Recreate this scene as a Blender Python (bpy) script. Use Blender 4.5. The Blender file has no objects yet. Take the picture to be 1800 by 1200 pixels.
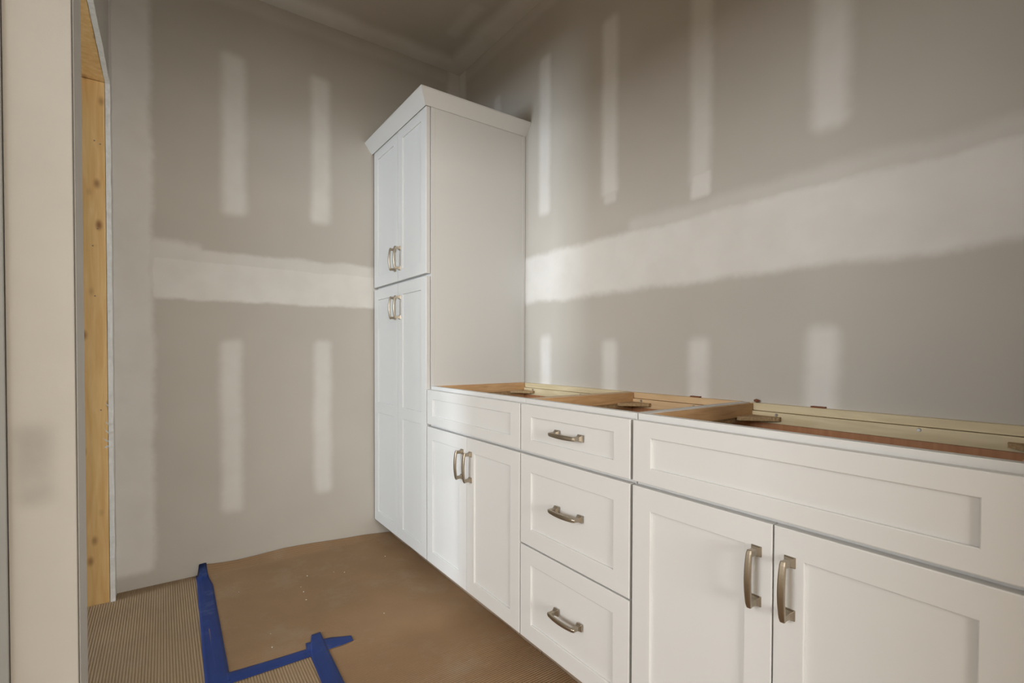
import bpy, bmesh, math, random
from mathutils import Vector, Matrix, noise
random.seed(7)
S = bpy.context.scene
COL = S.collection

# ------------------------------------------------------------------ camera
FPX, PX, PY = 853.83, 881.31, 631.30
YAW, PIT, ROL = map(math.radians, (34.8876, -0.9006, 0.1291))
fwd = Vector((math.sin(YAW)*math.cos(PIT), math.cos(YAW)*math.cos(PIT), math.sin(PIT)))
rgt = Vector((math.cos(YAW), -math.sin(YAW), 0)); up = rgt.cross(fwd)
r2 = rgt*math.cos(ROL)+up*math.sin(ROL); u2 = up*math.cos(ROL)-rgt*math.sin(ROL)
cam_d = bpy.data.cameras.new('camera'); cam = bpy.data.objects.new('camera', cam_d); COL.objects.link(cam)
M = Matrix((r2, u2, -fwd)).transposed().to_4x4(); M.translation = (-1.5035, -2.6077, 1.0298)
cam.matrix_world = M
cam_d.sensor_fit = 'HORIZONTAL'; cam_d.sensor_width = 36.0
cam_d.lens = 36.0*FPX/1800
cam_d.shift_x = (900-PX)/1800; cam_d.shift_y = (PY-600)/1800
cam_d.clip_start = 0.02
S.camera = cam

# ------------------------------------------------------------------ world, daylight, exposure
w = bpy.data.worlds.new('world'); S.world = w; w.use_nodes = True
bg = w.node_tree.nodes['Background']; bg.inputs[0].default_value = (0.72, 0.84, 1.0, 1); bg.inputs[1].default_value = 1.0
S.view_settings.view_transform = 'Standard'; S.view_settings.look = 'None'
S.view_settings.gamma = 1; S.view_settings.use_curve_mapping = False
S.view_settings.exposure = 0.18
XW, YW = -6.0, -7.0                                   # outer walls of the room beyond
WIN = [  # axis, centre along wall, half width, z0, z1, power, colour
    ('x', -0.58, 0.30, 1.10, 2.30, 108, (0.76, 0.88, 1.0)),
    ('x', -2.25, 0.85, 1.25, 2.66, 115, (0.97, 0.985, 1.0)),
    ('y', -1.85, 1.00, 1.00, 2.40, 160, (1.0, 0.96, 0.895)),
]
for (ax, c, hw, z0, z1, pw, colr), lname in zip(WIN, ('window_left_doorway_offscreen', 'window_left_opening_offscreen', 'window_behind_offscreen')):
    ld = bpy.data.lights.new(lname, 'AREA'); ld.shape = 'RECTANGLE'
    ld.size = 2*hw; ld.size_y = z1-z0; ld.energy = pw; ld.color = colr
    lo = bpy.data.objects.new(lname, ld); COL.objects.link(lo)
    if ax == 'x':
        lo.location = (XW+0.06, c, (z0+z1)/2); lo.rotation_euler = (math.radians(90), 0, math.radians(-90))
    else:
        lo.location = (c, YW+0.06, (z0+z1)/2); lo.rotation_euler = (math.radians(90), 0, 0)

# ------------------------------------------------------------------ material helpers
def mat(name, col, rough=0.5, metal=0.0, bump=None, var=None, spec=0.5):
    m = bpy.data.materials.new(name); m.use_nodes = True
    nt = m.node_tree; b = nt.nodes['Principled BSDF']
    b.inputs['Base Color'].default_value = (*col, 1); b.inputs['Roughness'].default_value = rough
    b.inputs['Metallic'].default_value = metal; b.inputs['Specular IOR Level'].default_value = spec
    tc = nt.nodes.new('ShaderNodeTexCoord')
    if var:                                            # (scale, amount)
        n = nt.nodes.new('ShaderNodeTexNoise'); n.inputs['Scale'].default_value = var[0]; n.inputs['Detail'].default_value = 4
        nt.links.new(tc.outputs['Object'], n.inputs['Vector'])
        mx = nt.nodes.new('ShaderNodeMix'); mx.data_type = 'RGBA'
        mx.inputs['A'].default_value = (*[c*(1-var[1]) for c in col], 1); mx.inputs['B'].default_value = (*[min(1, c*(1+var[1])) for c in col], 1)
        nt.links.new(n.outputs['Fac'], mx.inputs['Factor']); nt.links.new(mx.outputs['Result'], b.inputs['Base Color'])
    if bump:                                           # (scale, strength, distance)
        n = nt.nodes.new('ShaderNodeTexNoise'); n.inputs['Scale'].default_value = bump[0]; n.inputs['Detail'].default_value = 5
        nt.links.new(tc.outputs['Object'], n.inputs['Vector'])
        bp = nt.nodes.new('ShaderNodeBump'); bp.inputs['Strength'].default_value = bump[1]; bp.inputs['Distance'].default_value = bump[2]
        nt.links.new(n.outputs['Fac'], bp.inputs['Height']); nt.links.new(bp.outputs['Normal'], b.inputs['Normal'])
    return m

def wood(name, a, b_, stretch=(6, 1, 6), scale=6, rough=0.55, knots=None):
    """grain stretched along one axis, with optional knots"""
    m = bpy.data.materials.new(name); m.use_nodes = True; nt = m.node_tree; N = nt.nodes; L = nt.links
    b = N['Principled BSDF']; b.inputs['Roughness'].default_value = rough
    tc = N.new('ShaderNodeTexCoord'); mp = N.new('ShaderNodeMapping'); mp.inputs['Scale'].default_value = stretch
    L.new(tc.outputs['Object'], mp.inputs['Vector'])
    n = N.new('ShaderNodeTexNoise'); n.inputs['Scale'].default_value = scale; n.inputs['Detail'].default_value = 6; n.inputs['Distortion'].default_value = 0.6
    L.new(mp.outputs['Vector'], n.inputs['Vector'])
    r = N.new('ShaderNodeValToRGB'); r.color_ramp.elements[0].position = 0.3; r.color_ramp.elements[1].position = 0.7
    r.color_ramp.elements[0].color = (*a, 1); r.color_ramp.elements[1].color = (*b_, 1)
    L.new(n.outputs['Fac'], r.inputs['Fac']); out = r.outputs['Color']
    if knots:
        mk = N.new('ShaderNodeMapping'); mk.inputs['Scale'].default_value = knots[0]; L.new(tc.outputs['Object'], mk.inputs['Vector'])
        v = N.new('ShaderNodeTexVoronoi'); v.inputs['Scale'].default_value = knots[1]; v.inputs['Randomness'].default_value = 1.0
        L.new(mk.outputs['Vector'], v.inputs['Vector'])
        mr = N.new('ShaderNodeMapRange'); mr.inputs['From Min'].default_value = 0.02; mr.inputs['From Max'].default_value = knots[2]
        mr.inputs['To Min'].default_value = 1; mr.inputs['To Max'].default_value = 0; mr.interpolation_type = 'SMOOTHSTEP'
        L.new(v.outputs['Distance'], mr.inputs['Value'])
        mx = N.new('ShaderNodeMix'); mx.data_type = 'RGBA'; mx.inputs['B'].default_value = (*knots[3], 1)
        L.new(mr.outputs['Result'], mx.inputs['Factor']); L.new(out, mx.inputs['A']); out = mx.outputs['Result']
    L.new(out, b.inputs['Base Color'])
    return m

PAPER = (0.565, 0.530, 0.475); MUD = (0.79, 0.765, 0.725)
def drywall(name, plane, patches, paper=PAPER, mud=MUD, seed=0.0, stain=None):
    """grey board paper with joint compound: each patch (cu, cv, half_u, half_v, feather, strength, wobble)"""
    m = bpy.data.materials.new(name); m.use_nodes = True; nt = m.node_tree; N = nt.nodes; L = nt.links
    b = N['Principled BSDF']; b.inputs['Roughness'].default_value = 0.85; b.inputs['Specular IOR Level'].default_value = 0.25
    tc = N.new('ShaderNodeTexCoord'); sep = N.new('ShaderNodeSeparateXYZ'); L.new(tc.outputs['Object'], sep.inputs[0])
    cmb = N.new('ShaderNodeCombineXYZ'); L.new(sep.outputs[plane[0]], cmb.inputs[0]); L.new(sep.outputs[plane[1]], cmb.inputs[1])
    cmb.inputs[2].default_value = seed
    def nz(scale, detail, stretch=None):
        n = N.new('ShaderNodeTexNoise'); n.inputs['Scale'].default_value = scale; n.inputs['Detail'].default_value = detail
        src = cmb.outputs[0]
        if stretch:
            mp = N.new('ShaderNodeMapping'); mp.inputs['Scale'].default_value = stretch; L.new(src, mp.inputs[0]); src = mp.outputs[0]
        L.new(src, n.inputs['Vector']); return n
    big = nz(5, 3); fine = nz(42, 2)
    def vm(op, a, bb):
        n = N.new('ShaderNodeVectorMath'); n.operation = op
        for i, s in enumerate((a, bb)):
            if s is None: continue
            if isinstance(s, tuple): n.inputs[i].default_value = s
            else: L.new(s, n.inputs[i])
        return n
    def mt(op, a, bb):
        n = N.new('ShaderNodeMath'); n.operation = op
        for i, s in enumerate((a, bb)):
            if isinstance(s, (int, float)): n.inputs[i].default_value = s
            else: L.new(s, n.inputs[i])
        return n.outputs[0]
    off1 = vm('SUBTRACT', big.outputs['Color'], (0.5, 0.5, 0.5)).outputs[0]
    off2 = vm('SUBTRACT', fine.outputs['Color'], (0.5, 0.5, 0.5)).outputs[0]
    total = None; cache = {}
    for cu, cv, hu, hv, fe, st, wob in patches:
        fm = fe*(1.55 if fe > 0.02 else 1.25)
        if hu < 0.04 and hv > 3*hu: fm = fm*0.8+hu*0.55; hv -= hu*0.4; hu *= 0.55      # trowelled strips end rounded
        if wob not in cache:
            a = vm('MULTIPLY', off1, (wob, wob, 0)).outputs[0]; c = vm('MULTIPLY', off2, (wob*0.28, wob*0.28, 0)).outputs[0]
            cache[wob] = vm('ADD', vm('ADD', cmb.outputs[0], a).outputs[0], c).outputs[0]
        d = vm('SUBTRACT', cache[wob], (cu, cv, seed)).outputs[0]
        d = vm('ABSOLUTE', d, None).outputs[0]
        d = vm('SUBTRACT', d, (hu, hv, 1)).outputs[0]
        d = vm('MAXIMUM', d, (0, 0, 0)).outputs[0]
        ln = vm('LENGTH', d, None).outputs['Value']
        mr = N.new('ShaderNodeMapRange'); mr.interpolation_type = 'SMOOTHSTEP'
        mr.inputs['From Min'].default_value = 0; mr.inputs['From Max'].default_value = fm
        mr.inputs['To Min'].default_value = st; mr.inputs['To Max'].default_value = 0
        L.new(ln, mr.inputs['Value'])
        total = mr.outputs[0] if total is None else mt('MAXIMUM', total, mr.outputs[0])
    blot = nz(9, 3)
    br = N.new('ShaderNodeMapRange'); br.inputs['From Min'].default_value = 0.35; br.inputs['From Max'].default_value = 0.6
    br.inputs['To Min'].default_value = 0.86; br.inputs['To Max'].default_value = 1.0; L.new(blot.outputs['Fac'], br.inputs['Value'])
    total = mt('MULTIPLY', total, br.outputs[0])
    mott = nz(3, 2); sp = nz(220, 1)
    pm = N.new('ShaderNodeMix'); pm.data_type = 'RGBA'
    pm.inputs['A'].default_value = (*[c*0.92 for c in paper], 1); pm.inputs['B'].default_value = (*[c*1.07 for c in paper], 1)
    L.new(mott.outputs['Fac'], pm.inputs['Factor'])
    mm = N.new('ShaderNodeMix'); mm.data_type = 'RGBA'
    mm.inputs['A'].default_value = (*[c*0.95 for c in mud], 1); mm.inputs['B'].default_value = (*[c*1.05 for c in mud], 1)
    L.new(big.outputs['Fac'], mm.inputs['Factor'])
    fx = N.new('ShaderNodeMix'); fx.data_type = 'RGBA'
    L.new(total, fx.inputs['Factor']); L.new(pm.outputs['Result'], fx.inputs['A']); L.new(mm.outputs['Result'], fx.inputs['B'])
    colr = fx.outputs['Result']
    if stain:                                          # damp patch in the compound: (cu, cv, hu, hv, feather, colour)
        d = vm('SUBTRACT', cache[patches[0][6]], (stain[0], stain[1], seed)).outputs[0]
        d = vm('ABSOLUTE', d, None).outputs[0]; d = vm('SUBTRACT', d, (stain[2], stain[3], 1)).outputs[0]
        d = vm('MAXIMUM', d, (0, 0, 0)).outputs[0]; ln = vm('LENGTH', d, None).outputs['Value']
        mr = N.new('ShaderNodeMapRange'); mr.interpolation_type = 'SMOOTHSTEP'; mr.inputs['From Max'].default_value = stain[4]
        mr.inputs['To Min'].default_value = 0.75; mr.inputs['To Max'].default_value = 0; L.new(ln, mr.inputs['Value'])
        sx = N.new('ShaderNodeMix'); sx.data_type = 'RGBA'; sx.inputs['B'].default_value = (*stain[5], 1)
        L.new(mt('MULTIPLY', mr.outputs[0], blot.outputs['Fac']), sx.inputs['Factor']); L.new(colr, sx.inputs['A']); colr = sx.outputs['Result']
    L.new(colr, b.inputs['Base Color'])
    h = mt('ADD', mt('MULTIPLY', total, 0.6), mt('MULTIPLY', sp.outputs['Fac'], 0.25))
    bp = N.new('ShaderNodeBump'); bp.inputs['Strength'].default_value = 0.25; bp.inputs['Distance'].default_value = 0.0015
    L.new(h, bp.inputs['Height']); L.new(bp.outputs['Normal'], b.inputs['Normal'])
    return m

W_PAINT = mat('white_cabinet_paint', (0.72, 0.715, 0.70), 0.40, spec=0.4, bump=(60, 0.05, 0.0005))
METAL = mat('brushed_bronze_nickel', (0.40, 0.345, 0.27), 0.34, 1.0, bump=(300, 0.1, 0.0003))
SCREW = mat('zinc_screw', (0.45, 0.45, 0.46), 0.35, 1.0)
CORE = mat('gypsum_edge', (0.80, 0.80, 0.78), 0.9, bump=(70, 0.9, 0.003), var=(45, 0.14))
BEAD = mat('grey_bead_primer', (0.40, 0.405, 0.39), 0.6, var=(6, 0.05))
PINE = wood('pine_framing', (0.72, 0.43, 0.16), (0.84, 0.58, 0.26), (9, 9, 0.8), 5, 0.6, ((1.0, 0.6, 0.55), 15, 0.26, (0.30, 0.13, 0.04)))
TAN = wood('maple_veneer', (0.54, 0.31, 0.145), (0.68, 0.43, 0.22), (1.5, 1.5, 14), 7, 0.5)
REDB = wood('brown_back_panel', (0.44, 0.19, 0.08), (0.54, 0.26, 0.12), (1, 10, 1), 6, 0.55)
POPLAR = wood('poplar_rail', (0.60, 0.49, 0.29), (0.76, 0.65, 0.43), (6, 1.0, 9), 5, 0.6, ((1, 0.5, 1.2), 7, 0.05, (0.20, 0.12, 0.05)))
MAPLE_RAIL = wood('birch_rail', (0.64, 0.43, 0.23), (0.74, 0.53, 0.31), (6, 1.0, 9), 5, 0.6)
CHIP = mat('particle_board', (0.44, 0.30, 0.16), 0.9, bump=(140, 1.0, 0.004), var=(130, 0.45))
DARK = mat('toe_kick_board', (0.30, 0.22, 0.15), 0.7)
BLUE = mat('blue_painters_tape', (0.008, 0.032, 0.17), 0.6, bump=(160, 0.25, 0.001), var=(14, 0.25))
SUB = mat('plywood_subfloor', (0.42, 0.31, 0.19), 0.8, var=(5, 0.15))
CRUMB = mat('plaster_white', (0.80, 0.78, 0.72), 0.9, var=(60, 0.05))
SCRAPM = mat('red_brown_wood', (0.20, 0.07, 0.03), 0.8, var=(80, 0.3))
GLASS = mat('window_glass', (0.8, 0.88, 0.95), 0.05); GLASS.node_tree.nodes['Principled BSDF'].inputs['Alpha'].default_value = 0.15
PLAIN = drywall('outer_drywall', (0, 2), [(-3, 1.39, 9, 0.10, 0.03, 0.9, 0.02)])

def dusty(m, dust, scale, lo, hi, amount):
    """scuffs of plaster dust over a material"""
    nt = m.node_tree; N = nt.nodes; L = nt.links; b = N['Principled BSDF']; src = b.inputs['Base Color'].links[0].from_socket
    tc = N.new('ShaderNodeTexCoord'); n = N.new('ShaderNodeTexNoise'); n.inputs['Scale'].default_value = scale; n.inputs['Detail'].default_value = 8; n.inputs['Roughness'].default_value = 0.75
    L.new(tc.outputs['Object'], n.inputs['Vector'])
    mr = N.new('ShaderNodeMapRange'); mr.inputs['From Min'].default_value = lo; mr.inputs['From Max'].default_value = hi; mr.inputs['To Max'].default_value = amount
    L.new(n.outputs['Fac'], mr.inputs['Value'])
    mx = N.new('ShaderNodeMix'); mx.data_type = 'RGBA'; mx.inputs['B'].default_value = (*dust, 1)
    L.new(mr.outputs['Result'], mx.inputs['Factor']); L.new(src, mx.inputs['A']); L.new(mx.outputs['Result'], b.inputs['Base Color'])
    return m
def cardboard(name, col):
    m = mat(name, col, 0.85, bump=(90, 0.35, 0.0015), var=(7, 0.13), spec=0.2)
    nt = m.node_tree; N = nt.nodes; L = nt.links; b = N['Principled BSDF']
    src = b.inputs['Base Color'].links[0].from_socket
    tc = N.new('ShaderNodeTexCoord')
    n = N.new('ShaderNodeTexNoise'); n.inputs['Scale'].default_value = 4.5; n.inputs['Detail'].default_value = 7; n.inputs['Roughness'].default_value = 0.7
    L.new(tc.outputs['Object'], n.inputs['Vector'])
    mr = N.new('ShaderNodeMapRange'); mr.inputs['From Min'].default_value = 0.52; mr.inputs['From Max'].default_value = 0.74
    mr.inputs['To Max'].default_value = 0.32; L.new(n.outputs['Fac'], mr.inputs['Value'])
    mx = N.new('ShaderNodeMix'); mx.data_type = 'RGBA'; mx.inputs['B'].default_value = (0.42, 0.36, 0.28, 1)   # plaster dust
    L.new(mr.outputs['Result'], mx.inputs['Factor']); L.new(src, mx.inputs['A']); L.new(mx.outputs['Result'], b.inputs['Base Color'])
    return m
BLUE = dusty(BLUE, (0.10, 0.14, 0.24), 7.0, 0.56, 0.72, 0.6)
CARD_A = cardboard('kraft_cardboard', (0.300, 0.190, 0.105)); CARD_B = cardboard('kraft_cardboard_ribbed', (0.345, 0.245, 0.15))

# ------------------------------------------------------------------ mesh helpers
def link(name, bm, material, parent=None, smooth=False):
    me = bpy.data.meshes.new(name); bm.normal_update(); bm.to_mesh(me); bm.free()
    for mm in (material if isinstance(material, (list, tuple)) else [material]): me.materials.append(mm)
    if smooth:
        for p in me.polygons: p.use_smooth = True
    o = bpy.data.objects.new(name, me); COL.objects.link(o)
    if parent: o.parent = parent
    return o
def tag(o, label=None, cat=None, group=None, kind=None):
    for k, v in (('label', label), ('category', cat), ('group', group), ('kind', kind)):
        if v: o[k] = v
    return o
def empty(name, loc=(0, 0, 0)):
    o = bpy.data.objects.new(name, None); COL.objects.link(o); o.location = loc; o.empty_display_size = 0.1
    return o
def box(bm, x0, x1, y0, y1, z0, z1, bev=0.0, mi=0):
    vs = [bm.verts.new((x, y, z)) for z in (z0, z1) for y in (y0, y1) for x in (x0, x1)]
    fs = []
    for idx in ((0, 2, 3, 1), (4, 5, 7, 6), (0, 1, 5, 4), (2, 6, 7, 3), (0, 4, 6, 2), (1, 3, 7, 5)):
        f = bm.faces.new([vs[i] for i in idx]); f.material_index = mi; fs.append(f)
    if bev:
        es = list({e for f in fs for e in f.edges})
        bmesh.ops.bevel(bm, geom=es, offset=bev, segments=2, profile=0.6, affect='EDGES')
    return fs
def bobj(name, b, material, parent=None, bev=0.0):
    """one box as one object; b = x0,x1,y0,y1,z0,z1"""
    bm = bmesh.new(); box(bm, *b, bev=bev); return link(name, bm, material, parent)
def prism(bm, pts, z0, z1):
    """vertical prism over an xy outline"""
    lo = [bm.verts.new((x, y, z0)) for x, y in pts]; hi = [bm.verts.new((x, y, z1)) for x, y in pts]
    bm.faces.new(hi); bm.faces.new(lo[::-1])
    for i in range(len(pts)):
        j = (i+1) % len(pts); bm.faces.new((lo[i], lo[j], hi[j], hi[i]))
    bmesh.ops.recalc_face_normals(bm, faces=bm.faces[:])

# ------------------------------------------------------------------ the setting
H = 2.7164; XL = -1.670
XF = -0.5475            # front plane of doors
YT0, YB, Y12, Y23, YE = -0.012, -0.6597, -1.3454, -1.8035, -2.4893
tag(bobj('floor', (XW-0.1, 0.12, YW-0.1, 0.12, -0.10, 0.0), SUB), 'plywood subfloor under the brown cardboard covering', 'floor', kind='structure')

ceil_m = drywall('ceiling_board', (0, 1), [
    (-3.0, 0.0, 9, 0.085, 0.06, 0.95, 0.05), (0.0, -3.0, 0.085, 9, 0.05, 0.95, 0.05),
    (-0.225, -0.44, 0.02, 0.13, 0.03, 0.35, 0.04), (-0.63, -0.75, 0.03, 0.25, 0.03, 0.35, 0.04)],
    seed=3.1)
tag(bobj('ceiling', (XW-0.1, 0.12, YW-0.1, 0.12, H, H+0.1), ceil_m), 'grey drywall ceiling with taped edges', 'ceiling', kind='structure')

back = [(-1.222, 2.045, 0.036, 0.36, 0.028, 0.85, 0.025), (-0.826, 2.065, 0.032, 0.36, 0.028, 0.85, 0.025),
        (-1.238, 0.672, 0.030, 0.39, 0.028, 0.80, 0.03), (-0.820, 0.688, 0.028, 0.38, 0.028, 0.75, 0.03),
        (-0.6, 1.352, 0.93, 0.078, 0.018, 1.0, 0.035), (-0.6, 1.415, 0.78, 0.065, 0.02, 0.78, 0.04),
        (-1.62, 1.42, 0.062, 1.33, 0.025, 0.9, 0.05), (-1.62, 0.98, 0.03, 0.1, 0.03, 0.6, 0.05),
        (-1.0, H-0.03, 2.0, 0.022, 0.03, 0.32, 0.03), (0.0, 1.4, 0.06, 1.5, 0.03, 0.9, 0.03), (-1.47, 1.40, 0.10, 0.09, 0.03, 0.75, 0.06)]
tag(bobj('wall_back', (XW-0.1, 0.12, 0.0, 0.12, 0, H), drywall('wall_back_board', (0, 2), back)),
    'grey drywall wall with vertical compound strips and a wide taped seam, at the left of the tall cabinet', 'wall', kind='structure')

right = [(-0.81, 2.06, 0.030, 0.36, 0.022, 0.85, 0.02), (-1.221, 2.03, 0.032, 0.35, 0.022, 0.85, 0.02),
         (-1.222, 1.665, 0.020, 0.012, 0.02, 0.6, 0.02), (-1.63, 2.00, 0.026, 0.38, 0.025, 0.8, 0.025), (-1.635, 1.60, 0.024, 0.03, 0.02, 1.0, 0.02),
         (-2.022, 2.02, 0.032, 0.36, 0.028, 0.9, 0.025), (-0.41, 2.05, 0.02, 0.35, 0.025, 0.6, 0.02),
         (-0.821, 0.90, 0.022, 0.19, 0.028, 0.9, 0.025), (-1.226, 0.90, 0.022, 0.165, 0.028, 0.85, 0.025),
         (-1.632, 0.90, 0.022, 0.160, 0.028, 0.8, 0.025), (-2.010, 0.90, 0.026, 0.185, 0.028, 0.85, 0.025),
         (-1.5, 1.385, 2.5, 0.095, 0.025, 1.0, 0.045), (-2.1, 1.49, 0.75, 0.030, 0.03, 0.45, 0.04),
         (0.0, 1.4, 0.05, 1.5, 0.03, 0.9, 0.03), (-1.5, H-0.03, 2.5, 0.015, 0.03, 0.32, 0.03)]
tag(bobj('wall_right', (0.0, 0.12, YW-0.1, 0.0, 0, H), drywall('wall_right_board', (1, 2), right, seed=1.7)),
    'long grey drywall wall with compound strips and taped seam above the open cabinets', 'wall', kind='structure')

# left wall: taped return and header board by the unfinished doorway, raw framing showing
OPY, OPH = -0.075, 2.108        # far edge and head of the doorway
JX = -0.64                      # edge of the added wall behind the camera, limits the window light
NJ = -0.885                     # near edge
OPN, OPZ = -2.34, 1.90          # wide opening beside the camera: near end and head, set by added shading walls
wl = empty('wall_left', (0, 0, 0)); tag(wl, 'unfinished wall end and doorway with bare pine framing and raw board edges', 'wall', kind='structure')
lm = drywall('wall_left_board', (1, 2), [(0.0, 1.3, 0.12, 1.5, 0.02, 0.9, 0.03)], seed=5.2)
def ragged_board(name, outline, x0, x1, parent, edge_step=0.03, rough=0.0025):
    """vertical sheet (yz outline, ccw) with a crumbly white gypsum edge"""
    pts = []
    for i in range(len(outline)):
        a = Vector(outline[i]); b = Vector(outline[(i+1) % len(outline)]); n = max(1, int((b-a).length/edge_step))
        for k in range(n):
            p = a.lerp(b, k/n)
            if k: p += Vector((random.uniform(-rough, rough), random.uniform(-rough, rough)))
            pts.append(p)
    bm = bmesh.new()
    A = [bm.verts.new((x0, p[0], p[1])) for p in pts]
    B = [bm.verts.new((x1+random.uniform(-0.0012, 0.0008), p[0], p[1])) for p in pts]
    bm.faces.new(B).material_index = 0; bm.faces.new(A[::-1]).material_index = 0
    for i in range(len(pts)):
        j = (i+1) % len(pts); bm.faces.new((A[i], A[j], B[j], B[i])).material_index = 1
    bmesh.ops.recalc_face_normals(bm, faces=bm.faces[:])
    return link(name, bm, [lm, CORE], parent)
ragged_board('drywall_sheet', [(0, 0.0), (0, H), (NJ, H), (NJ, OPH), (OPY, OPH), (OPY, 0.0)], XL-0.0165, XL, wl)
bobj('framing_stud', (XL-0.016-0.140, XL-0.0185, OPY+0.004, OPY+0.042, 0.0, OPH+0.002), PINE, wl, 0.002)
bobj('header_board', (XL-0.016-0.140, XL-0.0185, NJ, OPY+0.042, OPH+0.004, OPH+0.042), PINE, wl, 0.002)
bobj('header_infill', (XL-0.156, XL-0.0185, NJ, 0.0, OPH+0.043, H), PINE, wl)
for dx, z in ((-0.034, 1.86), (-0.052, 1.87), (-0.060, 1.45), (-0.045, 1.52), (-0.040, 0.79), (-0.055, 1.25)):
    bm = bmesh.new(); bmesh.ops.create_cone(bm, cap_ends=True, segments=10, radius1=0.003, radius2=0.0025, depth=0.002)
    bmesh.ops.rotate(bm, verts=bm.verts, matrix=Matrix.Rotation(math.radians(90), 3, 'X')); bmesh.ops.translate(bm, verts=bm.verts, vec=(XL+dx, OPY+0.0035, z))
    link('nail_head', bm, DARK, wl)
for k, (z, ln, dz) in enumerate(((0.665, 0.016, 0.014), (0.70, 0.012, 0.02), (0.735, 0.010, 0.016), (0.81, 0.008, 0.014), (0.645, 0.014, -0.006))):
    bm = bmesh.new(); p = Vector((XL-0.017, OPY-0.003, z))                        # shreds of torn facing paper
    q = [p, p+Vector((-ln*0.6, -0.004, dz*0.4)), p+Vector((-ln, -0.009, dz)), p+Vector((-ln*0.55, -0.006, dz*0.4-0.006)), p+Vector((0, 0.001, -0.007))]
    vs = [bm.verts.new(v) for v in q]; ws = [bm.verts.new(v+Vector((0.0, 0.0012, 0.0004))) for v in q]
    bm.faces.new(vs); bm.faces.new(ws[::-1])
    for i in range(5): bm.faces.new((vs[i], ws[i], ws[(i+1) % 5], vs[(i+1) % 5]))
    link('torn_paper', bm, CRUMB, wl)

# near end of the left wall
end_m = drywall('wall_end_board', (0, 2), [(-1.75, 1.4, 0.2, 2, 0.02, 0.25, 0.03)], seed=9.0, stain=(-1.755, 0.76, 0.008, 0.07, 0.05, (0.30, 0.28, 0.25)))
side_m = drywall('wall_end_side', (1, 2), [(-1, 1.4, 0.5, 2, 0.02, 0.5, 0.03)], seed=4.0)
we = empty('wall_end', (0, 0, 0)); tag(we, 'end of a drywall partition with grey corner bead, before the bare pine doorway', 'wall', kind='structure')
bobj('end_board', (-1.801, -1.6806, -1.030, NJ, 0, H), end_m, we, 0.0015)
bobj('side_board', (-1.6796, -1.6770, -1.019, NJ, 0, H), side_m, we, 0.0015)
bobj('side_filler', (-1.6812, -1.6790, -1.012, NJ-0.01, 0, H), BEAD, we)
bobj('corner_bead', (-1.835, -1.8022, -1.034, NJ, 0, H), BEAD, we, 0.002)
bobj('partition', (XW, -1.8355, -1.030, NJ, 0, H), PLAIN, we)  # unseen run added to keep doorway light out of the wide opening

wln = empty('shading_wall_left'); tag(wln, 'added unseen drywall wall over and beside the wide opening, cutting the light on the cabinets', 'wall', kind='structure')  # unseen wall added to darken the upper right wall and near cabinets
bobj('shading_header', (-1.801, -1.6825, OPN, -1.0302, OPZ, H), PLAIN, wln)
bobj('shading_side', (-1.801, -1.6825, -3.40, OPN, 0, H), PLAIN, wln)

# short wall closing the cabinet run beside the last cabinet
wn = tag(bobj('wall_near', (-0.535, 0.0, -2.61, YE-0.004, 0, H), drywall('wall_near_board', (0, 2), [(-0.3, 1.39, 2, 0.1, 0.03, 0.9, 0.03)], seed=6.0)),
    'short drywall wall closing the end of the cabinet run', 'wall', kind='structure')

wb_ = empty('shading_wall_behind'); tag(wb_, 'added unseen drywall wall around a doorway behind the photographer, limiting the light', 'wall', kind='structure')  # unseen wall added to block window light from near fronts and partition end
bobj('wall_piece', (JX, 0.0, -2.86, -2.75, 0, H), PLAIN, wb_)
bobj('wall_piece', (-1.6825, JX, -2.86, -2.75, 2.05, H), PLAIN, wb_)
bobj('wall_piece', (XW, -1.8015, -3.51, -3.40, 0, H), PLAIN, wb_)
# outer walls of the room beyond, with their windows
def outer_wall(name, ax, wins, lab):
    o = empty(name); tag(o, lab, 'wall', kind='structure')
    lo, hi = (YW, 0.0) if ax == 'x' else (XW, 0.0)
    def piece(a, b, z0, z1):
        if b-a < 1e-4 or z1-z0 < 1e-4: return
        bobj('wall_piece', (XW-0.1, XW, a, b, z0, z1) if ax == 'x' else (a, b, YW-0.1, YW, z0, z1), PLAIN, o)
    cur = lo
    for _, c, hw, z0, z1, *_r in sorted(wins, key=lambda t: t[1]):
        piece(cur, c-hw, 0, H); piece(c-hw, c+hw, 0, z0); piece(c-hw, c+hw, z1, H); cur = c+hw
    piece(cur, hi, 0, H)
outer_wall('wall_far_left', 'x', [t for t in WIN if t[0] == 'x'], 'outer wall with two windows in the room beyond the doorway')
outer_wall('wall_behind', 'y', [t for t in WIN if t[0] == 'y'], 'outer wall with one window behind the photographer')
for i, (ax, c, hw, z0, z1, *_r) in enumerate(WIN):
    o = empty('window_%d' % (i+1)); tag(o, 'white framed window letting daylight into the room', 'window', kind='structure')
    def wb(name, a, b, za, zb, d0, d1, m):
        bobj(name, (XW-d1, XW-d0, a, b, za, zb) if ax == 'x' else (a, b, YW-d1, YW-d0, za, zb), m, o)
    wb('window_frame', c-hw, c-hw+0.05, z0, z1, 0.02, 0.08, W_PAINT); wb('window_frame', c+hw-0.05, c+hw, z0, z1, 0.02, 0.08, W_PAINT)
    wb('window_frame', c-hw+0.05, c+hw-0.05, z0, z0+0.05, 0.02, 0.08, W_PAINT); wb('window_frame', c-hw+0.05, c+hw-0.05, z1-0.05, z1, 0.02, 0.08, W_PAINT)
    wb('window_pane', c-hw+0.05, c+hw-0.05, z0+0.05, z1-0.05, 0.045, 0.055, GLASS)

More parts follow.
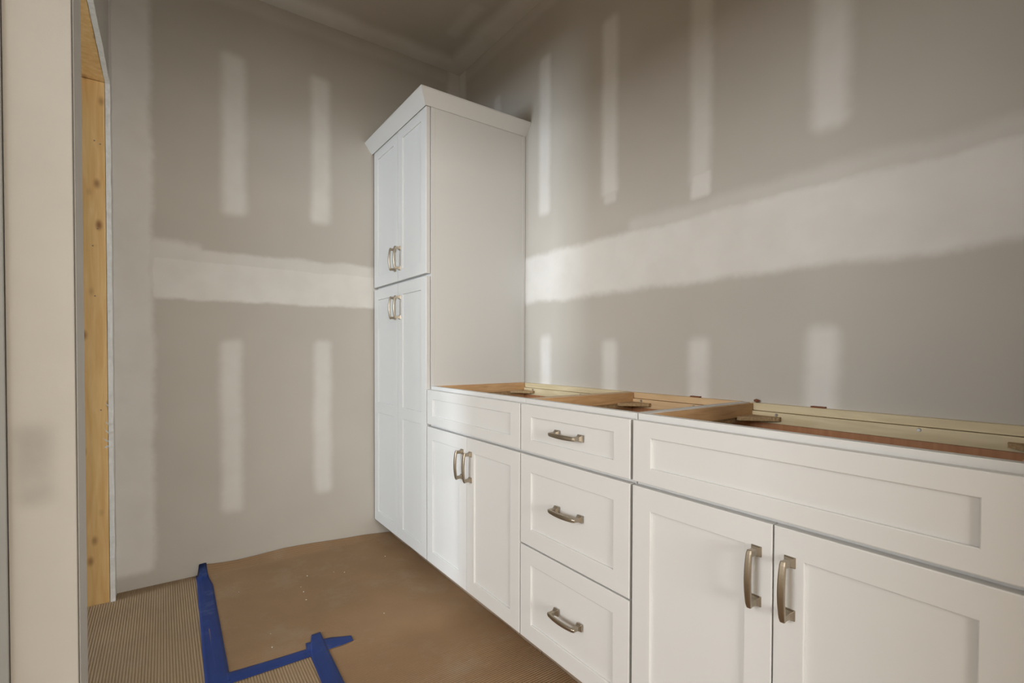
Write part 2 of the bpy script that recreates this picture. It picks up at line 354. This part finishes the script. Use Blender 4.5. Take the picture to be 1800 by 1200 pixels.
# ------------------------------------------------------------------ cabinet parts
def pull_mesh():
    """arched bar pull: two square flared feet, bar bowing outwards (-x), along z"""
    bm = bmesh.new(); cc = 0.049
    def ring(x, zc, hy, hz): return [bm.verts.new((x, sy*hy, zc+sz*hz)) for sy, sz in ((-1, -1), (1, -1), (1, 1), (-1, 1))]
    for zc in (-cc, cc):
        rs = [ring(0.001, zc, .0102, .0102), ring(-.0022, zc, .0102, .0102), ring(-.0045, zc, .0085, .0085), ring(-.0105, zc, .0056, .0058),
              ring(-.0270, zc, .0050, .0056)]
        bm.faces.new(rs[0]); bm.faces.new(rs[-1][::-1])
        for a, b in zip(rs, rs[1:]):
            for i in range(4): bm.faces.new((a[i], a[(i+1) % 4], b[(i+1) % 4], b[i]))
    prev = None; n = 16; first = None
    for k in range(n+1):
        t = -1+2*k/n; z = t*0.0565; xo = -(0.0235+0.0068*(1-t*t)); hw = 0.0052+0.0012*(1-t*t); th = 0.0075
        if k in (0, n): hw *= 0.86; th *= 0.8
        r = [bm.verts.new(v) for v in ((xo, -hw, z), (xo, hw, z), (xo-th*0.75, hw, z), (xo-th, hw*0.62, z), (xo-th, -hw*0.62, z), (xo-th*0.75, -hw, z))]
        if prev:
            for i in range(6): bm.faces.new((prev[i], prev[(i+1) % 6], r[(i+1) % 6], r[i]))
        else: first = r
        prev = r
    bm.faces.new(first); bm.faces.new(prev[::-1])
    bmesh.ops.recalc_face_normals(bm, faces=bm.faces[:])
    sharp = [e for e in bm.edges if len(e.link_faces) == 2 and e.calc_face_angle(0) > 0.6]
    bmesh.ops.bevel(bm, geom=sharp, offset=0.0006, segments=1, affect='EDGES')
    me = bpy.data.meshes.new('pull'); bm.to_mesh(me); bm.free(); me.materials.append(METAL)
    return me
PULL = pull_mesh()
def add_pull(parent, y, z, horizontal=False):
    o = bpy.data.objects.new('pull', PULL); COL.objects.link(o); o.parent = parent
    o.location = (XF, y, z); o['label'] = 'brushed bronze bar pull'
    if horizontal: o.rotation_euler = (math.radians(90), 0, 0)
    return o
TH = 0.019
def shaker(name, y1, y0, z0, z1, parent, stile=0.055, rail=0.055, mids=()):
    """shaker front: frame ring in front plane XF; recessed centre panel(s) as sub-parts. y1>y0"""
    bm = bmesh.new(); xb = XF+TH
    zs = [z0]; holes = []
    cuts = [z0+rail]
    for a, b in mids: cuts += [a, b]
    cuts.append(z1-rail)
    for k in range(0, len(cuts), 2): holes.append((cuts[k], cuts[k+1]))
    ya, yb = y0+stile, y1-stile
    ys = [y0, ya, yb, y1]; zz = [z0]+cuts+[z1]
    V = {}
    def v(i, j, s):
        if (i, j, s) not in V: V[i, j, s] = bm.verts.new((XF if s == 0 else xb, ys[i], zz[j]))
        return V[i, j, s]
    nz = len(zz)
    solid = lambda i, j: 0 <= i < 3 and 0 <= j < nz-1 and not (i == 1 and j % 2 == 1)
    for i in range(3):
        for j in range(nz-1):
            if not solid(i, j): continue
            for s in (0, 1): bm.faces.new([v(i, j, s), v(i+1, j, s), v(i+1, j+1, s), v(i, j+1, s)])
            for (di, dj, a, b) in ((-1, 0, (i, j), (i, j+1)), (1, 0, (i+1, j), (i+1, j+1)), (0, -1, (i, j), (i+1, j)), (0, 1, (i, j+1), (i+1, j+1))):
                if not solid(i+di, j+dj): bm.faces.new([v(*a, 0), v(*b, 0), v(*b, 1), v(*a, 1)])
    bmesh.ops.recalc_face_normals(bm, faces=bm.faces[:])
    es = [e for e in bm.edges if all(abs(q.co.x-XF) < 1e-6 for q in e.verts) and e.calc_face_angle(0) > 1.0]
    bmesh.ops.bevel(bm, geom=es, offset=0.0022, segments=2, profile=0.5, affect='EDGES')
    o = link(name, bm, W_PAINT, parent)
    for a, b in holes:
        bobj('centre_panel', (XF+0.0060, XF+0.0150, ya-0.004, yb+0.004, a-0.004, b+0.004), W_PAINT, o)
    return o

ZB, ZT, ZR = 0.1037, 0.8617, 0.8763       # bottom of doors, top of drawer fronts, top of cabinet
ZD, ZDT = 0.7103, 0.7000
G = 0.0022
XFR = XF+TH+0.0035                          # face-frame front
def wood_screw(parent, x, y, z):
    bm = bmesh.new(); bmesh.ops.create_cone(bm, cap_ends=True, segments=12, radius1=0.0048, radius2=0.0035, depth=0.004)
    bmesh.ops.rotate(bm, verts=bm.verts, matrix=Matrix.Rotation(math.radians(-90), 3, 'Y')); bmesh.ops.translate(bm, verts=bm.verts, vec=(x, y, z))
    link('screw', bm, SCREW, parent)
def base_cabinet(y1, y0, label, rail_m, left_edge, right_edge):
    t = empty('base_cabinet', (XF/2, (y0+y1)/2, 0)); inv = t.location.copy()
    tag(t, label, 'cabinet', 'white base cabinets with open tops')
    def P(name, b, m, bev=0.0):
        o = bobj(name, b, m, t, bev); return o
    st = 0.0135; xb = -0.004
    for (a, b, e) in ((y1-st, y1-0.0005, left_edge), (y0+0.0005, y0+st, right_edge)):
        P('side_panel', (XFR+0.019, xb, a, b, 0.105, ZR-0.002), TAN); P('side_foot', (XF+0.107, xb, a, b, 0.0, 0.105), TAN)
        P('side_edge', (XFR+0.019, xb-0.02, a, b, ZR-0.002, ZR-0.0005), e)
    for s, ye in ((1, y1-st), (-1, y0+st)):
        a, b = sorted((ye, ye-s*0.011)); P('side_cleat', (XFR+0.020, -0.022, a, b, ZR-0.040, ZR-0.002), TAN)
        a, b = sorted((ye, ye-s*0.007)); P('chip_strip', (XFR+0.020, -0.040, a, b, ZR-0.056, ZR-0.041), CHIP)
    P('bottom_panel', (XFR+0.02, xb, y0+st, y1-st, 0.105, 0.118), TAN)
    P('back_panel', (-0.016, -0.010, y0+st, y1-st, 0.118, ZR-0.056), REDB)
    r1 = P('hanging_rail', (-0.018, -0.001, y0+st, y1-st, ZR-0.023, ZR-0.001), rail_m, 0.001)
    P('hanging_rail', (-0.024, -0.004, y0+st, y1-st, ZR-0.057, ZR-0.0245), rail_m, 0.001)
    for fy in (0.14, 0.62): wood_screw(t, -0.0255, y1+(y0-y1)*fy, ZR-0.031)
    for s, ye in ((1, y1-st-0.011), (-1, y0+st+0.011)):                     # triangular corner braces
        for xa, dx in ((-0.026, -1), (XFR+0.021, 1)):
            bm = bmesh.new(); prism(bm, [(xa, ye), (xa, ye-s*0.085), (xa+dx*0.012, ye-s*0.085), (xa+dx*0.085, ye-s*0.012), (xa+dx*0.085, ye)], ZR-0.047, ZR-0.036)
            link('corner_brace', bm, CHIP, t)
    bm = bmesh.new()                                                        # face frame
    box(bm, XFR, XFR+0.019, y0+0.0005, y1-0.0005, ZR-0.038, ZR, 0.001); box(bm, XFR, XFR+0.019, y0+0.0005, y1-0.0005, ZB-0.002, ZB+0.036, 0.001)
    box(bm, XFR, XFR+0.019, y0+0.0005, y0+0.038, ZB+0.036, ZR-0.038); box(bm, XFR, XFR+0.019, y1-0.038, y1-0.0005, ZB+0.036, ZR-0.038)
    box(bm, XFR, XFR+0.019, y0+0.038, y1-0.038, ZD-0.024, ZD+0.014)
    link('face_frame', bm, W_PAINT, t)
    P('toe_kick', (XF+0.095, XF+0.107, y0+0.001, y1-0.001, 0.0, 0.104), DARK)
    for o in t.children: o.location -= inv
    return t, inv
def fix(t, inv):
    for o in t.children:
        if o.get('_f') is None and o.name.split('.')[0] in ('door', 'drawer_front', 'drawer_box'): o.location = -inv; o['_f'] = 1
    for o in t.children:
        if '_f' in o.keys(): del o['_f']

RAWEDGE = mat('raw_wood_edge', (0.66, 0.52, 0.36), 0.7, var=(30, 0.1))
def two_door(y1, y0, label, rail_m, le, re):
    t, inv = base_cabinet(y1, y0, label, rail_m, le, re); ym = (y0+y1)/2
    shaker('drawer_front', y1-G, y0+G, ZD, ZT, t, 0.055, 0.040)
    a = shaker('door', y1-G, ym+0.0012, ZB, ZDT, t); b = shaker('door', ym-0.0012, y0+G, ZB, ZDT, t)
    add_pull(a, ym+0.031, 0.591); add_pull(b, ym-0.031, 0.591)
    fix(t, inv); return t
c1 = two_door(YB, Y12, 'open-topped white cabinet with two doors, joined to the side of the tall cabinet', POPLAR, TAN, RAWEDGE)
t, inv = base_cabinet(Y12, Y23, 'narrow open-topped white cabinet of three drawers, each with a horizontal bar pull', MAPLE_RAIL, RAWEDGE, W_PAINT)
ym = (Y12+Y23)/2
for z0, z1, zp, rl in ((ZD, ZT, 0.788, 0.040), (0.4090, ZDT, 0.562, 0.055), (ZB, 0.4040, 0.256, 0.055)):
    d = shaker('drawer_front', Y12-G, Y23+G+0.002, z0, z1, t, 0.055, rl); add_pull(d, ym, zp, True)
bm = bmesh.new(); ya, yb, xa, xb = Y12-0.04, Y23+0.04, XFR+0.02, -0.06        # box of the top drawer, seen from above
box(bm, xa, xb, ya-0.012, ya, 0.722, 0.806); box(bm, xa, xb, yb, yb+0.012, 0.722, 0.806); box(bm, xb-0.012, xb, yb+0.012, ya-0.012, 0.722, 0.806)
box(bm, xa, xb-0.012, yb+0.012, ya-0.012, 0.730, 0.738); link('drawer_box', bm, MAPLE_RAIL, t)
fix(t, inv)
c3 = two_door(Y23-0.002, YE, 'open-topped white cabinet with two doors, between the drawer cabinet and the short end wall', POPLAR, W_PAINT, W_PAINT)

# ------------------------------------------------------------------ tall cabinet
t = empty('tall_cabinet', (XF/2, (YT0+YB)/2, 0)); inv = t.location.copy()
tag(t, 'tall white pantry cabinet with four doors and angled crown moulding', 'cabinet')
ZTOP = 2.150
bm = bmesh.new(); box(bm, XFR+0.019, -0.004, YB+0.0005, YT0, 0.105, ZTOP, 0.001); link('body', bm, W_PAINT, t)
bobj('side_trim', (-0.018, -0.0015, YB-0.0012, YB+0.01, ZR, 2.115), W_PAINT, t, 0.0008)
bm = bmesh.new()
for a, b, z0, z1 in ((YB+0.0005, YB+0.036, ZB-0.002, ZTOP), (YT0-0.036, YT0, ZB-0.002, ZTOP)): box(bm, XFR, XFR+0.019, a, b, z0, z1, 0.001)
for z0, z1 in ((ZB-0.002, ZB+0.036), (1.350, 1.392), (2.08, ZTOP)): box(bm, XFR, XFR+0.019, YB+0.036, YT0-0.036, z0, z1)
link('face_frame', bm, W_PAINT, t)
bobj('toe_kick', (XF+0.095, XF+0.107, YB+0.001, YT0, 0, 0.104), DARK, t)
bobj('toe_side', (XF+0.107, -0.004, YB+0.001, YB+0.014, 0, 0.105), DARK, t)
ym = (YT0+YB)/2-0.004
Z1, Z2 = 1.3635, 1.3765
for z0, z1, mids, zp in ((ZB, Z1, ((0.700, 0.757),), 1.246), (Z2, 2.118, (), 1.486)):
    a = shaker('door', YT0-G, ym+0.0012, z0, z1, t, 0.055, 0.057, mids); b = shaker('door', ym-0.0012, YB+0.004, z0, z1, t, 0.055, 0.057, mids)
    add_pull(a, ym+0.029, zp); add_pull(b, ym-0.029, zp)
# crown: sloping face, front run mitred to the side return
bm = bmesh.new()
prof = [(0.0, 2.108), (0.004, 2.106), (0.044, 2.158), (0.044, 2.1645), (0.0, 2.1645)]     # (projection, z)
def sect(kind):
    out = []
    for p, z in prof:
        if kind == 'L': out.append(bm.verts.new((XF-0.003-p, -0.0005, z)))
        if kind == 'M': out.append(bm.verts.new((XF-0.003-p, YB-p, z)))
        if kind == 'R': out.append(bm.verts.new((-0.0005, YB-p, z)))
    return out
s0, s1, s2 = sect('L'), sect('M'), sect('R')
for a, b in ((s0, s1), (s1, s2)):
    for i in range(len(prof)): j = (i+1) % len(prof); bm.faces.new((a[i], a[j], b[j], b[i]))
bm.faces.new(s0); bm.faces.new(s2[::-1]); bmesh.ops.recalc_face_normals(bm, faces=bm.faces[:])
link('crown_moulding', bm, W_PAINT, t)
for o in t.children: o.location = -inv

# ------------------------------------------------------------------ floor coverings
def und(x, y):
    """gentle waves in the loose cardboard"""
    a = 0.0030*(0.5+0.5*math.sin(9.0*x+6.0*y+1.0))*(0.5+0.5*math.sin(23*y-5*x))
    return a+0.0025*(noise.noise(Vector((x*5, y*5, 2.2)))+0.5)
CURL = [(-1.40, 0.052), (-1.35, 0.0515), (-1.31, 0.040), (-1.21, 0.036), (-1.06, 0.044), (-1.01, 0.0465), (-0.845, 0.038), (-0.73, 0.030), (-0.60, 0.022), (-0.47, 0.008), (-0.40, 0.004)]
def curl(x, y):
    """the sheet turns up the back wall"""
    t = (y+0.075)/0.072
    if t <= 0: return 0
    for (a, ha), (b, hb) in zip(CURL, CURL[1:]):
        if x <= b: break
    return max(0.0, ha+(hb-ha)*(x-a)/(b-a)-0.004)*t**2.4
PITCH = 0.0083
def ridged(bm, x0, x1, y0, y1, along, base, amp, zf, coarse=0.05):
    nseg = 4; q = PITCH/nseg
    if along == 'x': y0, y1 = round(y0/q)*q, round(y1/q)*q
    else: x0, x1 = round(x0/q)*q, round(x1/q)*q
    if along == 'x':
        nu = max(1, int((x1-x0)/coarse)); nv = round((y1-y0)/q)
        P = lambda i, j: (x0+(x1-x0)*i/nu, y0+(y1-y0)*j/nv, j)
    else:
        nu = max(1, int((y1-y0)/coarse)); nv = round((x1-x0)/q)
        P = lambda i, j: (x0+(x1-x0)*j/nv, y0+(y1-y0)*i/nu, j)
    rows = []
    for j in range(nv+1):
        row = []
        for i in range(nu+1):
            x, y, _ = P(i, j); row.append(bm.verts.new((x, y, base+zf(x, y)+amp*0.5*(1+math.cos(2*math.pi*(y if along == 'x' else x)/PITCH)))))
        rows.append(row)
    for a, b in zip(rows, rows[1:]):
        for i in range(nu): bm.faces.new((a[i], a[i+1], b[i+1], b[i]))
bm = bmesh.new(); zb = lambda x, y: 0.0006
XB1 = -1.090
ridged(bm, -2.10, XB1, NJ, -0.078, 'y', 0.0004, 0.0020, zb, 0.2)
ridged(bm, XL+0.002, XB1, -0.078, -0.002, 'y', 0.0004, 0.0020, zb, 0.2)
ridged(bm, XL+0.002, XB1, -3.2, NJ, 'y', 0.0004, 0.0020, zb, 0.3)
bmesh.ops.recalc_face_normals(bm, faces=bm.faces[:])
tag(link('cardboard_sheet', bm, CARD_B, None, True), 'ribbed brown cardboard floor covering with ribs running to the wall, by the pine doorway', 'cardboard')
bm = bmesh.new(); za = lambda x, y: und(x, y)+curl(x, y)
XA0, XA1, XT = -1.372, -0.455, -1.078
ridged(bm, XA0, XA1, -0.045, -0.004, 'x', 0.0032, 0.0021, za); ridged(bm, XA0, XA1, -0.887, -0.045, 'x', 0.0032, 0.0021, za)
ridged(bm, XT, -0.540, -2.740, -2.485, 'x', 0.0032, 0.0021, za); ridged(bm, XT, XA1, -2.485, -0.887, 'x', 0.0032, 0.0021, za)
bmesh.ops.recalc_face_normals(bm, faces=bm.faces[:])
tag(link('cardboard_sheet', bm, CARD_A, None, True), 'dusty brown cardboard floor covering along the white cabinets, curling up the back wall', 'cardboard')

def tape(left, right, label, lift=0.0):
    """strip between two polylines, laid over the sheets"""
    def dens(pl, n):
        L = [0]
        for a, b in zip(pl, pl[1:]): L.append(L[-1]+math.dist(a, b))
        out = []
        for k in range(n+1):
            d = L[-1]*k/n; i = 0
            while i < len(pl)-2 and L[i+1] < d: i += 1
            f = (d-L[i])/max(1e-9, L[i+1]-L[i]); out.append((pl[i][0]+(pl[i+1][0]-pl[i][0])*f, pl[i][1]+(pl[i+1][1]-pl[i][1])*f))
        return out
    n = 60; A, B = dens(left, n), dens(right, n); bm = bmesh.new(); m = 6; top = []
    for a, b in zip(A, B):
        row = []
        for k in range(m+1):
            x = a[0]+(b[0]-a[0])*k/m; y = a[1]+(b[1]-a[1])*k/m
            over = (x > XA0-0.004 and y > -0.893) or x > XT-0.004
            z = (0.0056+max(0, za(x, min(y, -0.004)))) if over else 0.0036
            row.append(bm.verts.new((x, y, z+lift)))
        top.append(row)
    for r, s in zip(top, top[1:]):
        for i in range(m): bm.faces.new((r[i], r[i+1], s[i+1], s[i]))
    ret = bmesh.ops.extrude_face_region(bm, geom=bm.faces[:])
    bmesh.ops.translate(bm, verts=[v for v in ret['geom'] if isinstance(v, bmesh.types.BMVert)], vec=(0, 0, 0.0004))
    bmesh.ops.recalc_face_normals(bm, faces=bm.faces[:])
    return tag(link('painters_tape', bm, BLUE, None, True), label, 'tape', 'blue tape strips on the floor')
tape([(-1.388, -0.006), (-1.387, -0.10), (-1.396, -0.49), (-1.404, -0.87), (-1.412, -1.7)], [(-1.345, -0.004), (-1.330, -0.15), (-1.332, -0.337), (-1.337, -0.85), (-1.345, -1.7)],
     'long blue tape strip running from the back wall along the cardboard joint')
tape([(-1.345, -0.857), (-1.2, -0.866), (-1.094, -0.870), (-1.060, -0.868)], [(-1.345, -0.914), (-1.2, -0.916), (-1.086, -0.917), (-1.060, -0.914)],
     'blue tape strip laid across, joining the long strip to the taped cross', 0.0008)
tape([(-1.100, -0.834), (-1.02, -0.848), (-0.985, -0.866), (-0.955, -0.880)], [(-1.108, -0.880), (-1.05, -0.915), (-1.0, -0.918), (-0.958, -0.914)],
     'short blue tape piece lying across the top of the taped cross', 0.0014)
tape([(-1.072, -0.797), (-1.090, -0.86), (-1.103, -0.92), (-1.108, -1.07), (-1.112, -1.7)], [(-1.040, -0.795), (-1.043, -0.865), (-1.046, -0.95), (-1.050, -1.10), (-1.056, -1.7)],
     'blue tape strip with a torn end, heading away from the taped cross towards the room', 0.0020)

# ------------------------------------------------------------------ small loose things
def lump(name, loc, size, material):
    bm = bmesh.new(); bmesh.ops.create_icosphere(bm, subdivisions=1, radius=1)
    for v in bm.verts: v.co *= random.uniform(0.7, 1.2)
    for v in bm.verts: v.co = Vector((v.co.x*size[0], v.co.y*size[1], v.co.z*size[2]))+Vector(loc)
    return link(name, bm, material)
o = lump('wood_scrap', (-0.010, -1.835, ZR+0.004), (0.007, 0.010, 0.006), SCRAPM); tag(o, 'red-brown wood scrap on the back rail of an open cabinet', 'scrap')
for y, lab in ((-1.625, 'thin wood shim between the wall and the drawer cabinet'), (-2.005, 'thin wood shim between the wall and the cabinet beside the end wall')):
    tag(bobj('wood_shim', (-0.012, 0.0, y-0.018, y+0.018, ZR-0.0012, ZR+0.003), SCRAPM), lab, 'shim')
for x, y in ((-1.245, -0.29), (-1.02, -0.40), (-1.02, -0.45), (-1.025, -0.52), (-1.19, -0.70), (-1.20, -0.79), (-0.82, -0.36), (-0.86, -0.33), (-0.60, -0.30), (-0.80, -0.80), (-0.97, -0.30)):
    s = random.uniform(0.0014, 0.0030)
    tag(lump('plaster_crumb', (x, y, 0.0048+za(x, y)), (s, s*1.2, s*0.6), CRUMB), 'tiny white plaster crumb on the brown cardboard', 'crumb', 'plaster crumbs on the cardboard')
